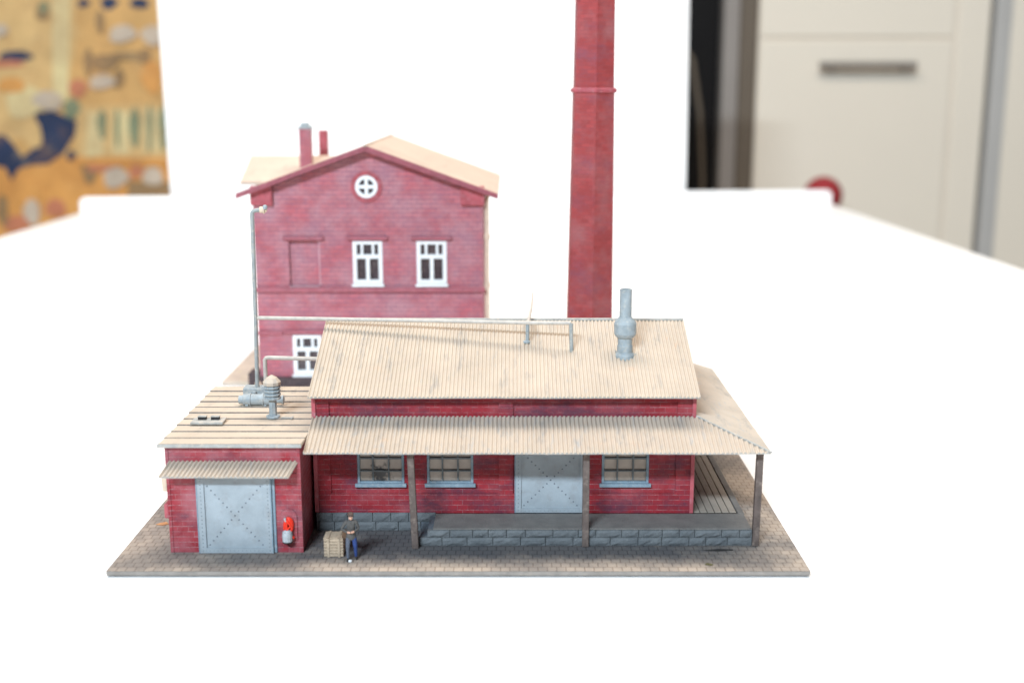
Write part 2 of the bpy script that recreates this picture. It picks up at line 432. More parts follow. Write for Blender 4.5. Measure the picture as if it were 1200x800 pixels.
spec = [
 ('sand', [(-60, -80), (90, -80), (88, 60), (70, 130), (60, 160), (-60, 170)]), ('cream', [(60, -80), (84, -80), (80, 120), (62, 120)]),
 ('sand', [(90, 125), (260, 120), (260, 185), (90, 190)]), ('orange', [(-60, 182), (260, 186), (260, 420), (-60, 420)]),
 ('cream', [(104, 132), (120, 130), (121, 182), (100, 184)]), ('cream', [(133, 130), (150, 130), (152, 180), (132, 180)]), ('cream', [(168, 128), (186, 128), (188, 178), (168, 178)]),
 ('green', blob(120, 146, 6, 16)), ('green', blob(158, 150, 7, 22)), ('green', blob(192, 150, 6, 24)), ('green', blob(84, 128, 10, 12)),
 ('navy', [(-60, 160), (6, 158), (18, 172), (26, 184), (38, 176), (46, 150), (40, 132), (62, 130), (90, 142), (88, 158), (74, 180), (58, 192), (36, 194), (22, 198), (14, 212), (6, 196), (-60, 190)]),
 ('navy', blob(18, 66, 20, 7)), ('red', blob(8, 75, 20, 5)), ('navy', blob(128, 4, 10, 7)), ('navy', blob(164, 4, 11, 7)), ('navy', blob(98, 4, 7, 5)), ('brown', blob(50, 14, 8, 12)), ('green', blob(52, 10, 6, 8)),
 ('brown', blob(122, 74, 18, 9)), ('red', blob(92, 104, 11, 10)), ('red', blob(160, 198, 8, 12)), ('red', blob(66, 244, 12, 12)), ('red', blob(20, 262, 16, 10)),
 ('brown', blob(106, 200, 10, 14)), ('brown', [(150, 212), (260, 216), (260, 240), (150, 236)]), ('orange', blob(30, 226, 24, 14)),
 ('sand', blob(40, 158, 10, 18)), ('cream', blob(30, 120, 24, 18)),
 ('brown', blob(118, 26, 5, 14)), ('brown', blob(150, 66, 24, 5)), ('orange', blob(178, 90, 12, 20)), ('brown', blob(140, 92, 6, 12)), ('brown', blob(104, 74, 5, 16)), ('orange', blob(14, 100, 16, 10)), ('brown', blob(170, 66, 7, 10)), ('red', blob(120, 196, 20, 5)), ('brown', blob(160, 224, 9, 8)), ('navy', blob(84, 182, 5, 6)), ('brown', blob(4, 246, 7, 18)), ('orange', [(90, 186, ), (200, 188), (200, 194), (90, 193)]), ('green', blob(176, 150, 3, 26)), ('green', blob(138, 150, 3, 22)),
 ('white', blob(144, 40, 16, 11)), ('white', blob(180, 42, 14, 11)), ('white', blob(120, 96, 15, 9)), ('white', blob(58, 118, 18, 11)), ('white', blob(136, 208, 15, 12)), ('white', blob(180, 206, 12, 12)), ('white', blob(39, 248, 10, 15)), ('white', blob(2, 36, 8, 8)),
]
for kind, pts in spec: patch(kind, pts).build('printed_shape', 'poster_' + kind, P)

# ------------------------------------------------------------------ kitchen front on the right
K = thing('kitchen_cabinet', 'cream kitchen cabinet with a bar handle behind the table on the right', 'cabinet')
KY = 230.0
MB().box(56.6, 107.6, KY - .35, KY + 25, -74.8, 120).build('carcass', 'cabinet_gap', K)
MB().box(57.0, 99.6, KY - .8, KY + 1.0, 28.75, 120).build('upper_front', 'cabinet', K, bevel=.25)
MB().box(57.0, 99.6, KY - .8, KY + 1.0, -74.7, 27.9).build('drawer_front', 'cabinet', K, bevel=.25)
MB().box(100.6, 107.5, KY - .7, KY + 1.0, -74.7, 120).build('side_panel', 'cabinet', K, bevel=.25)
mb = MB(); mb.box(69.6, 91.0, KY - 4.2, KY - 3.0, 21.9, 23.4)
mb.box(71.5, 73, KY - 3.0, KY - .9, 22.1, 23.2).box(88, 89.5, KY - 3.0, KY - .9, 22.1, 23.2); mb.build('handle', 'steel', K, bevel=.2)
A = thing('tall_appliance', 'black tall appliance with a brown jamb beside the cream cabinet', 'appliance')
MB().box(22, 48.5, KY + 3, KY + 25, -74.8, 120).build('body', 'black', A)
MB().box(48.8, 52.4, KY - 1, KY + 25, -74.8, 120).build('grey_jamb', 'jamb_grey', A, bevel=.4)
MB().box(52.6, 56.4, KY - .4, KY + 25, -74.8, 120).build('brown_jamb', 'jamb_brown', A, bevel=.2)
MB().tube([(46.2, KY + 2.0, -70), (45.6, KY + 2.0, -2), (44.6, KY + 2, 12), (42.5, KY + 2.2, 24), (40.2, KY + 2.4, 27)], .55).build('handle', 'jamb_brown', A, smooth=True)
S = thing('door_frame', 'cream door frame with a grey metal strip at the right edge', 'door frame')
MB().box(108.6, 112.2, KY - 1.2, KY + 20, -74.8, 120).build('metal_strip', 'alu', S, bevel=.4)
MB().box(112.3, 190, KY - .5, KY + 20, -74.8, 120).build('leaf', 'cabinet', S, bevel=.3)
B = MB(); B.lathe([(4.1 * sin(pi * i / 16) + .001, -4.1 * cos(pi * i / 16)) for i in range(17)], (68.7, 214, -4.8), 28, cap=False)
tag(B.build('red_ball', 'ball_red', smooth=True), 'blurred red rounded ball peeping over the far right table corner', 'ball')
ST = thing('pedestal', 'slim white pedestal under the blurred red ball behind the table', 'pedestal')
MB().lathe([(2.2, -10.6), (3.0, -10.4), (3.0, -9.4), (2.2, -9.15)], (68.7, 214, 0), 24).build('top', 'table', ST)
MB().lathe([(9, -74.8), (9, -73.6), (1.6, -72.6), (1.3, -40), (1.3, -10.61)], (68.7, 214, 0), 24).build('column', 'table', ST)

# ------------------------------------------------------------------ base plate of the goods yard
G = thing('model_baseboard', 'grey cobbled model baseboard dusted tan under goods shed and garage', 'baseboard')
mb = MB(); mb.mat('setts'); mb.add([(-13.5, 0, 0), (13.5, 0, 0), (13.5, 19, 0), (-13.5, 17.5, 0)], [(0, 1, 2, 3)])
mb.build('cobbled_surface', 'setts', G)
mb = MB(); mb.prism([(-13.5, 0, -.19), (13.5, 0, -.19), (13.5, 19, -.19), (-13.5, 17.5, -.19)], (0, 0, .186)); mb.prism([(-13.3, .16, -.248), (13.3, .16, -.248), (13.3, 18.8, -.248), (-13.3, 17.3, -.248)], (0, 0, .059))
mb.build('board', 'plate_edge', G, bevel=.03)

# ------------------------------------------------------------------ goods shed
H = thing('goods_shed', 'long low red brick goods shed with corrugated roof and front canopy', 'shed')
XL, XR, YF, YB = -6.1, 9.55, 4.45, 14.2
Z0 = .74
holes = [(-4.36, -2.41, 2.0, 3.62), (-1.47, .46, 2.0, 3.62), (5.78, 7.74, 2.0, 3.62), (2.17, 5.16, Z0 - .01, 3.6)]
slope = 2.13 / 5.5
mb = MB()
wall_front(mb, XL, XR, Z0, 5.95, YF, YF + .2, holes)
wall_front(mb, XL, XR, 0.002, 5.95, YB - .2, YB)
for x in (XL, XR - .2):   # gable ends
    mb.prism([(x, YF + .2, 0.002), (x, YB - .2, .002), (x, YB - .2, 5.95), (x, 9.3, 7.78), (x, YF + .2, 5.95)], (.2, 0, 0))
mb.build('wall', 'brick', H)
mb = MB()
# raised frame of pilasters, lower dado and the band under the eaves
e = .09; y0 = YF - e
for a, b in ((XL, -5.45), (1.52, 2.1), (8.85, XR)): MB().box(a, b, y0, YF - .002, Z0, 5.80).build('pilaster', 'brick', H)
wall = [(-5.45, 1.52), (2.1, 2.16), (5.17, 8.85)]
for a, b in wall: MB().box(a, b, y0 + .01, YF - .002, Z0, 1.60).build('dado', 'brick', H)
for a, b in ((-5.449, 1.519), (2.101, 8.849)): MB().box(a, b, y0 + .004, YF - .002, 5.55, 5.8).build('eaves_band', 'brick', H)
MB().box(XL - .05, XL + .12, YF - .16, YF - .1, .8, 5.75).build('corner_strip', 'brick_trim', H, bevel=.02)
MB().box(XR - .1, XR + .06, YF - .16, YF - .1, .76, 5.75).build('corner_strip', 'brick_trim', H, bevel=.02)
# windows
for wx0, wx1, wz0, wz1 in holes[:3]:
    fr = MB(); f = .11; ya, yb = YF - .03, YF + .12
    fr.box(wx0 + .003, wx0 + f, ya, yb, wz0, wz1); fr.box(wx1 - f, wx1 - .003, ya, yb, wz0, wz1)
    fr.box(wx0 + f, wx1 - f, ya, yb, wz0 + .003, wz0 + f); fr.box(wx0 + f, wx1 - f, ya, yb, wz1 - f, wz1 - .003)
    W = fr.build('window', 'blue_trim', H, bevel=.02)
    sl = MB(); sl.box(wx0 - .09, wx1 + .09, YF - .17, YF - .031, wz0 - .11, wz0 + .04); sl.build('sill', 'blue_trim', W, bevel=.02)
    br = MB(); n = 3
    for i in (1, 2):
        x = wx0 + (wx1 - wx0) * i / 3; br.box(x - .032, x + .032, ya + .03, yb - .01, wz0 + f, wz1 - f)
    for i in (1, 2):
        z = wz0 + (wz1 - wz0) * i / 3 + .01; br.box(wx0 + f, wx1 - f, ya + .036, yb - .016, z - .032, z + .032)
    br.build('glazing_bar', 'muntin', W)
    MB().box(wx0 + f, wx1 - f, yb - .012, yb + .02, wz0 + f, wz1 - f).build('pane', 'pane_tan', W)
def steel_door(x0, x1, z0, z1, y, parent, fw=.3):
    """riveted sliding door: raised frame, X of rivets over the leaf"""
    mb = MB(); mb.mat('door'); mb.box(x0, x1, y, y + .14, z0, z1)
    mb.box(x0, x0 + fw, y - .06, y - .001, z0, z1).box(x1 - fw, x1, y - .06, y - .001, z0, z1)
    mb.box(x0 + fw, x1 - fw, y - .055, y - .001, z0, z0 + fw * .7).box(x0 + fw, x1 - fw, y - .055, y - .001, z1 - fw * .7, z1)
    mb.mat('rivet')
    n = int((z1 - z0) / .16)
    for i in range(n):
        z = z0 + .1 + (z1 - z0 - .2) * i / (n - 1)
        for x in (x0 + fw * .55, x1 - fw * .45): mb.dome((x, y - .06, z), .022)
    n = int((x1 - x0) / .16)
    for i in range(n):
        mb.dome((x0 + .1 + (x1 - x0 - .2) * i / (n - 1), y - .055, z0 + fw * .32), .018)
    a, b, c, d = x0 + fw + .12, x1 - fw - .12, z0 + fw * .7 + .12, z1 - fw * .7 - .12
    n = 15
    for i in range(n):
        t = i / (n - 1)
        mb.dome((a + (b - a) * t, y - .001, c + (d - c) * t), .034)
        mb.dome((a + (b - a) * t, y - .001, d + (c - d) * t), .034)
    o = mb.build('door', None, parent)
    for a, b in ((x0 - .012, x0 + .028), (x1 - .03, x1 + .012)): MB().box(a, b, y - .075, y - .061, z0, z1).build('edge_strip', 'blue_trim', o)
    return o
steel_door(2.18, 5.15, Z0 + .02, 3.58, YF - .03, H, .26)
MB().box(XL + .05, XR - .05, YF + .01, YF + .19, .003, Z0 - .002).build('footing', 'stone_dark', H)
MB().box(-1.73, -1.13, YF - .17, YF + .009, .003, .385).build('footing', 'stone_dark', H)
# plinth: two courses of rock-faced stone on the left, its right end stepped
mb = MB()
def courses(mb, y, rows, depth=.25, seed=1):
    r = random.Random(seed)
    for (x0, x1, z0, z1) in rows:
        x = x0
        while x < x1 - .01:
            w = min(r.uniform(.62, 1.15), x1 - x)
            if x1 - x - w < .3: w = x1 - x
            mb.rough_box(x + .012, x + w - .012, y, y + depth, z0 + .012, z1 - .008, .022, 5, 3); x += w
courses(mb, YF - .18, [(XL, -1.75, 0.0, .39), (XL, -1.12, .39, .78)], .17, 3)
mb.mat('stone'); mb.build('plinth', 'stone', H)
# main roof: two corrugated slopes
RX0, RX1 = -6.2, 9.68; ey, ez, ry, rz = 3.8, 5.88, 9.3, 8.01
L = RX1 - RX0
nr = Vector((0, -(rz - ez), ry - ey)).normalized()
roof = corrugated((L, lambda t: ((RX0 + t, ry, rz), (RX0 + t, ey, ez))), .162, .034, nr, .07, 'roof_tan', 'roof_edge').build('roof', None, H)
nb = Vector((0, (rz - ez), ry - ey)).normalized()
back = corrugated((L, lambda t: ((RX0 + t, ry + .01, rz), (RX0 + t, 2 * ry - ey, ez))), .162, .034, nb, .07, 'roof_tan', 'roof_edge').build('roof', None, H)
MB().box(RX0, RX1, ry - .11, ry + .11, rz - .04, rz + .052).build('ridge_cap', 'roof_edge', roof, bevel=.02)
# overlap seam of the two sheet rows
mb = MB(); mb.box(XL + .1, XR - .1, YF - .1, YF + .12, 5.80, 5.86); mb.build('wall_plate', 'brick_trim', H)
# canopy, front slope with a hip on the right, and the slope along the right gable
CX0, CX1, cy, cz, wy, wz = -6.12, 12.22, 1.9, 4.12, YF - .1, 4.92
def front_cols(t):
    x = CX0 + t; top = (x, wy, wz)
    if x > 9.6:
        k = (x - 9.6) / (CX1 - 9.6); top = (x, wy + (cy - wy) * k, wz + (cz - wz) * k)
    return top, (x, cy, cz)
nf = Vector((0, -(wz - cz), wy - cy)).normalized()
canopy = corrugated((CX1 - CX0 - .02, front_cols), .175, .036, nf, .06, 'canopy_tan', 'roof_edge').build('canopy', None, H)
def side_cols(t):
    y = cy + t; top = (9.6, y, wz)
    if y < wy:
        k = (y - cy) / (wy - cy); top = (CX1 + (9.6 - CX1) * k, y, cz + (wz - cz) * k)
    if y > 15.2:
        k = (y - 15.2) / (16.1 - 15.2) * .4; top = (9.6 + (CX1 - 9.6) * k, y, wz + (cz - wz) * k)
    return top, (CX1, y, cz)
ns = Vector((wz - cz, 0, CX1 - 9.6)).normalized()
side = corrugated((14.0, lambda t: side_cols(t + .16)), .175, .036, ns, .06, 'canopy_tan', 'roof_edge').build('side_canopy', None, H)
mb = MB(); n = 34
a, b = Vector((9.62, wy, wz + .03)), Vector((CX1 + .02, cy - .02, cz + .03))
for i in range(n):
    p = a.lerp(b, (i + .5) / n); mb.lathe([(.001, -.045), (.04, -.03), (.052, 0), (.04, .03), (.001, .045)], tuple(p), 8, cap=False)
mb.tube([a, b], .032, 8); mb.build('hip_cap', 'roof_edge', canopy, smooth=True)
# posts and beams
for (x0, y0_, x1, y1_) in ((-1.98, 2.45, -1.82, 2.36), (5.02, 2.70, 5.02, 2.56), (11.93, 2.62, 11.89, 2.66)):
    mb = MB(); h = .135
    zt = cz + (y0_ - cy) * .8 / 2.45 - .09 if x0 < 11 else 4.06
    mb.add([(x1 - h, y1_ - h, 0.003), (x1 + h, y1_ - h, .003), (x1 + h, y1_ + h, .003), (x1 - h, y1_ + h, .003),
            (x0 - h, y0_ - h, zt), (x0 + h, y0_ - h, zt), (x0 + h, y0_ + h, zt), (x0 - h, y0_ + h, zt)],
           [(0, 3, 2, 1), (4, 5, 6, 7), (0, 1, 5, 4), (1, 2, 6, 5), (2, 3, 7, 6), (3, 0, 4, 7)])
    mb.build('post', 'wood', H, bevel=.03)
mb = MB(); mb.box(-1.6, 5.2, 2.05, 2.2, 4.0, 4.08); mb.build('beam', 'wood', H, bevel=.02)
mb = MB(); mb.box(-6.0, 11.7, 2.62, 2.8, 4.14, 4.25); mb.build('beam', 'wood', H, bevel=.02)
mb = MB(); mb.box(11.8, 11.98, 2.81, 15.9, 3.98, 4.07); mb.build('beam', 'wood', H, bevel=.02)
for y in (15.4,): MB().box(11.76, 12.02, y - .13, y + .13, .003, 4.06).build('post', 'wood', H, bevel=.03)
mb = MB(); mb.box(9.551, 9.62, YF + .1, 15.6, 4.72, 4.9); mb.build('wall_ledger', 'wood', H)
# grey roof vent
prof = [(.43, -.28), (.43, -.02), (.40, .03), (.33, .10), (.33, .38), (.305, .42), (.305, .70), (.335, .73), (.40, .78), (.47, .90), (.475, 1.34), (.43, 1.44), (.30, 1.58), (.262, 1.64), (.252, 2.72), (.265, 2.74), (.265, 2.8), (.21, 2.8), (.21, 2.5)]
vent = MB().lathe(prof, (6.86, 6.72, 7.0), 24).build('roof_vent', 'grey', H, smooth=False)
for p in vent.data.polygons: p.use_smooth = True
vent.data.set_sharp_from_angle(angle=radians(14))
for i in range(12):
    a = 2 * pi * i / 12; mb = MB(); mb.box(6.86 + .43 * cos(a) - .035, 6.86 + .43 * cos(a) + .035, 6.72 + .43 * sin(a) - .035, 6.72 + .43 * sin(a) + .035, 6.74 + slope * .43 * sin(a), 7.02 + slope * .43 * sin(a))
    mb.build('foot_lug', 'grey', vent)

# ------------------------------------------------------------------ loading platform
Lp = thing('loading_platform', 'low stone edged loading platform along the goods shed under its canopy', 'platform')
mb = MB(); PZ = .70
courses(mb, 2.58, [(-1.72, 11.75, 0, .35), (-1.36, 11.75, .35, PZ - .03)], .22, 5); mb.build('stone_front', 'stone', Lp)
mb = MB(); mb.box(-1.12, 11.72, 2.62, YF - .10, PZ - .029, PZ + .03)
mb.build('surface', 'asphalt', Lp, bevel=.02)
mb = MB(); mb.box(-1.66, -1.1, 2.81, YF - .19, .003, .34).box(-1.34, -1.05, 2.812, YF - .2, .341, .66); mb.box(-1.1, 11.5, 2.81, YF - .2, .003, PZ - .04); mb.build('step', 'stone_dark', Lp)
bd = Lp
for i in range(6):
    x = 9.66 + i * .305
    o = MB().box(x, x + .275, YF + .12, 15.6, PZ - .03, PZ + .005).build('board', 'board', bd, bevel=.02)
mb = MB(); mb.box(9.57, 11.62, YF - .09, 15.6, .003, PZ - .06); mb.build('board_bed', 'gap', Lp)
mb = MB(); mb.box(11.50, 11.76, YF - .08, 15.7, .003, PZ + .03); mb.build('side_kerb', 'asphalt', Lp, bevel=.03)

# ------------------------------------------------------------------ garage
Q = thing('garage', 'small square red brick garage with a flat plank roof and steel door', 'garage')
gx0, gx1, gy0, gy1, gz = -11.5, -6.27, 1.9, 10.8, 4.40
mb = MB(); mb.box(gx0, gx1, gy0, gy1, .002, gz); mb.build('wall', 'brick_garage', Q)
for a, b in ((gx1 - .13, gx1 + .03), (gx0 - .03, gx0 + .1)): MB().box(a, b, gy0 - .03, gy0 - .002, .003, gz).build('corner_strip', 'brick_garage', Q, bevel=.01)
MB().box(gx0 + .1, gx1 - .13, gy0 - .028, gy0 - .002, 3.14, 3.30).build('lintel', 'brick_garage', Q, bevel=.01)
steel_door(-10.36, -7.42, .02, 3.12, gy0 - .07, Q, .30)
MB().box(-7.42, -7.28, gy0 - .06, gy0 - .003, .01, 3.12).build('door_guide', 'blue_trim', Q, bevel=.02)
# plank roof: ten overlapping strips that run across
mb = MB(); n = 10; ry0, ry1 = 1.72, 11.0
for i in range(n):
    a = ry0 + (ry1 - ry0) * i / n; b = ry0 + (ry1 - ry0) * (i + 1) / n
    j = random.uniform(-.012, .012)
    xa, xb = gx0 - .25 + random.uniform(-.02, .02), gx1 + .12; zt = gz + .15 + j; zb = gz + .10 + j
    mb.mat('felt_tan'); mb.add([(xa, a, zt), (xb, a, zt), (xb, b - .001, zb), (xa, b - .001, zb), (xa, a, gz + .004), (xb, a, gz + .004), (xb, b - .001, gz + .004), (xa, b - .001, gz + .004)], [(0, 1, 2, 3), (7, 6, 5, 4), (1, 5, 6, 2), (4, 0, 3, 7), (3, 2, 6, 7)])
    mb.mat('strip_edge'); mb.add([(xa, a, zt), (xb, a, zt), (xb, a, gz + .004), (xa, a, gz + .004)], [(0, 3, 2, 1)])
mb.mat('roof_edge'); mb.box(gx0 - .262, gx1 + .125, ry0 - .05, ry0 - .002, gz + .002, gz + .145)
rf = mb.build('roof', None, Q, bevel=.012)
# corrugated awning over the door
def aw(t):
    k = t / 5.3
    return (-11.36 + 5.03 * k, gy0 - .02, 3.80), (-11.60 + 5.02 * k, 1.12, 3.40)
na = Vector((0, -.40, .78)).normalized()
corrugated((5.3, aw), .185, .043, na, .07, 'canopy_tan', 'roof_edge').build('awning', None, Q)
# things on the left wall
mb = MB(); mb.box(gx0 - .25, gx0 - .031, 1.95, 2.9, 2.52, 3.25); mb.build('side_window', 'fitting', Q, bevel=.04)
mb = MB(); mb.box(gx0 - .22, gx0 - .031, 1.95, 2.5, 1.40, 2.0); mb.build('meter_box', 'brick_trim', Q, bevel=.05)
# rooftop fittings
tz = gz + .15
LV = thing('louvre_vent', 'grey louvred ventilator with a pointed cap on the garage roof', 'ventilator')
c = (-7.99, 5.61, 0)
mb = MB(); mb.lathe([(.30, tz - .01), (.30, tz + .06), (.26, tz + .09)], c, 10); mb.lathe([(.165, tz + .05), (.165, 5.42)], c, 8); mb.build('stem', 'grey', LV)
for k in range(4):
    z = 5.34 + k * .155; MB().lathe([(.22, z), (.355, z + .01), (.365, z + .075), (.25, z + .14)], c, 10).build('louvre_ring', 'grey', LV)
MB().lathe([(.24, 5.93), (.37, 5.95), (.38, 6.08), (.22, 6.26), (.03, 6.37)], c, 10).build('cap', 'roof_tan', LV)
mb = MB(); mb.box(-7.62, -7.1, 5.42, 5.5, tz - .005, tz + .03).box(-7.2, -7.14, 5.3, 5.62, tz - .004, tz + .035); mb.build('foot_bracket', 'roof_edge', LV)
SK = thing('hatch_plate', 'flat grey plate with two dark stubs on the garage roof', 'roof plate')
mb = MB(); mb.box(-11.18, -9.84, 4.42, 5.2, tz - .005, tz + .10); mb.build('plate', 'roof_edge', SK, bevel=.02)
for x in (-10.78, -10.24):
    mb = MB(); mb.mat('soot'); mb.box(x - .17, x + .17, 4.8, 4.98, tz + .101, tz + .22); mb.mat('roof_edge'); mb.box(x - .18, x + .18, 4.79, 5.0, tz + .221, tz + .25)
    mb.build('stub', None, SK)
TK = thing('pressure_tank', 'ribbed grey cylindrical tank lying on the garage roof', 'tank')
prof = [(.10, -.86), (.19, -.85), (.19, -.68), (.25, -.66), (.25, -.40), (.29, -.39), (.29, -.32), (.25, -.31), (.25, .16), (.29, .17), (.29, .24), (.25, .25), (.25, .6), (.16, .62), (.16, 1.0), (.2, 1.01), (.2, 1.1), (.1, 1.12)]
MB().lathe(prof, (-9.0, 7.55, tz + .24), 18, 'x').build('shell', 'grey', TK, smooth=False)
for x in (-9.5, -8.7): MB().box(x - .06, x + .06, 7.38, 7.72, tz - .006, tz + .10).build('saddle', 'grey', TK)
BX = thing('pipe_box', 'square pale grey box behind the tank on the garage roof', 'box')
mb = MB(); mb.box(-9.95, -8.98, 8.75, 9.45, tz - .005, tz + .44); mb.build('casing', 'grey', BX, bevel=.04)
mb = MB(); mb.lathe([(.09, tz + .03), (.09, tz + .3), (.05, tz + .33)], (-9.42, 8.66, 0), 8); mb.build('valve', 'grey', BX)

# long pipe over the roofs
PP = thing('steam_pipe', 'thin grey pipe rising from the garage roof and running over the goods shed', 'pipe')
R = .092
mb = MB(); mb.tube([(-9.36, 9.05, tz + .44), (-9.30, 9.05, 8.3), (-9.25, 9.05, 12.64), (-9.24, 9.05, 12.78), (-9.18, 9.06, 12.85), (-9.05, 9.07, 12.88), (-8.8, 9.1, 12.9)], R, 12)
mb.build('riser', 'grey_pipe', PP, smooth=True)
mb = MB(); mb.lathe([(.10, -8.92), (.14, -8.91), (.14, -8.78), (.17, -8.77), (.17, -8.70), (.11, -8.69), (.10, -8.62)], (0, 9.1, 12.90), 12, 'x'); mb.v = list(mb.v); mb.build('outlet', 'fitting', PP, smooth=False)
mb = MB(); mb.lathe([(.001, -.11), (.085, -.08), (.11, 0), (.085, .08), (.001, .11)], (-8.66, 9.0, 13.02), 10, cap=False); mb.build('valve_knob', 'grey', PP, smooth=True)
hp = [(-9.20, 9.0, 8.14), (-2, 8.1, 8.19), (2.72, 7.35, 8.24), (4.45, 7.02, 8.30), (4.56, 7.0, 8.29)]
mb = MB(); mb.tube(hp, .085, 10); mb.build('cross_pipe', 'tan_pipe', PP, smooth=True)
mb = MB(); mb.tube([(4.57, 6.98, 8.29), (4.61, 6.95, 7.06)], .085, 10); mb.build('drop_pipe', 'grey_pipe', PP, smooth=True)
mb = MB(); mb.tube([(2.73, 7.38, 8.2), (2.72, 7.56, 7.36)], .08, 10); mb.lathe([(.16, 0), (.16, .07), (.1, .1)], (2.70, 7.56, 7.33), 10); mb.build('support', 'grey', PP)
mb = MB(); mb.tube([(2.75, 7.5, 8.2), (2.93, 10.0, 8.42), (3.05, 12.4, 8.75)], .075, 8, .35); mb.build('stay_rod', 'tan_pipe', PP, smooth=True)
mb = MB(); mb.tube([(-8.98, 9.1, tz), (-8.98, 9.1, 6.22), (-8.93, 9.1, 6.29), (-8.8, 9.1, 6.31), (-6.12, 9.1, 6.24)], .095, 10); mb.build('branch_pipe', 'tan_pipe', PP, smooth=True)

# ------------------------------------------------------------------ fire hose on the garage wall
FH = thing('fire_hose', 'bright red coiled fire hose above a grey drum on the garage wall', 'fire hose')
fx, fy, fz = -6.78, gy0 - .02, 1.15
mb = MB(); prof = [(fx - .33, fz - .62), (fx + .33, fz - .62)] + [(fx + .33 * cos(a), fz + .36 + .33 * sin(a)) for a in [i * pi / 10 for i in range(11)]]
mb.prism([(x, fy - .035, z) for x, z in prof], (0, .03, 0)); mb.build('arched_backing', 'brick_garage', FH, bevel=.02)
mb = MB()
for k in range(3):
    r0 = .20 - .045 * k; pts = [(fx + .02 * k + r0 * cos(a) * (.85 + .1 * sin(2 * a + k)), fy - .12 - .03 * k, fz + .02 + (r0 + .14) * sin(a)) for a in [2 * pi * i / 20 for i in range(21)]]
    mb.tube(pts, .045, 8)
mb.tube([(fx - .05, fy - .2, fz + .3), (fx + .1, fy - .22, fz + .05), (fx - .06, fy - .22, fz - .15), (fx + .12, fy - .2, fz - .36), (fx + .2, fy - .15, fz - .48)], .05, 8)
mb.build('hose', 'red_hose', FH, smooth=True)
mb = MB(); mb.tube([(fx - .12, fy - .2, fz + .38), (fx - .09, fy - .21, fz + .22)], .05, 8, .6); mb.build('nozzle', 'drum', FH)
mb = MB(); mb.mat('drum'); mb.lathe([(.2, fz - .58), (.21, fz - .35), (.19, fz - .2), (.1, fz - .12)], (fx - .04, fy - .2, 0), 14)
mb.mat('soot'); mb.lathe([(.17, fz - .66), (.205, fz - .62), (.205, fz - .581)], (fx - .04, fy - .2, 0), 14); mb.build('drum', None, FH)

# ------------------------------------------------------------------ crate and man
CR = thing('wooden_crate', 'slatted wooden crate beside the man in front of the goods shed', 'crate')
cx0, cx1, cy0, cy1, ch = -5.38, -4.56, 1.36, 2.16, .80
mb = MB(); n = 6
for i in range(n):
    a = .03 + (ch - .05) * i / n; b = .03 + (ch - .05) * (i + 1) / n - .028
    mb.box(cx0 + .03, cx1 - .03, cy0 + .03, cy1 - .03, a, b)
mb.box(cx0 + .07, cx1 - .07, cy0 + .07, cy1 - .07, .004, ch - .03)
mb.build('slat', 'crate', CR, bevel=.01)
for x in (cx0 + .16, cx1 - .24):
    MB().box(x, x + .09, cy0, cy0 + .029, .004, ch + .02).box(x, x + .09, cy0, cy1, ch - .02, ch + .021).box(x, x + .09, cy1 - .029, cy1, .004, ch).build('batten', 'crate', CR, bevel=.008)
mb = MB()
for i in range(5): mb.box(cx0 + .02, cx1 - .02, cy0 + .03 + i * .15, cy0 + .165 + i * .15, ch - .03, ch + .0)
mb.build('lid', 'crate', CR, bevel=.008)

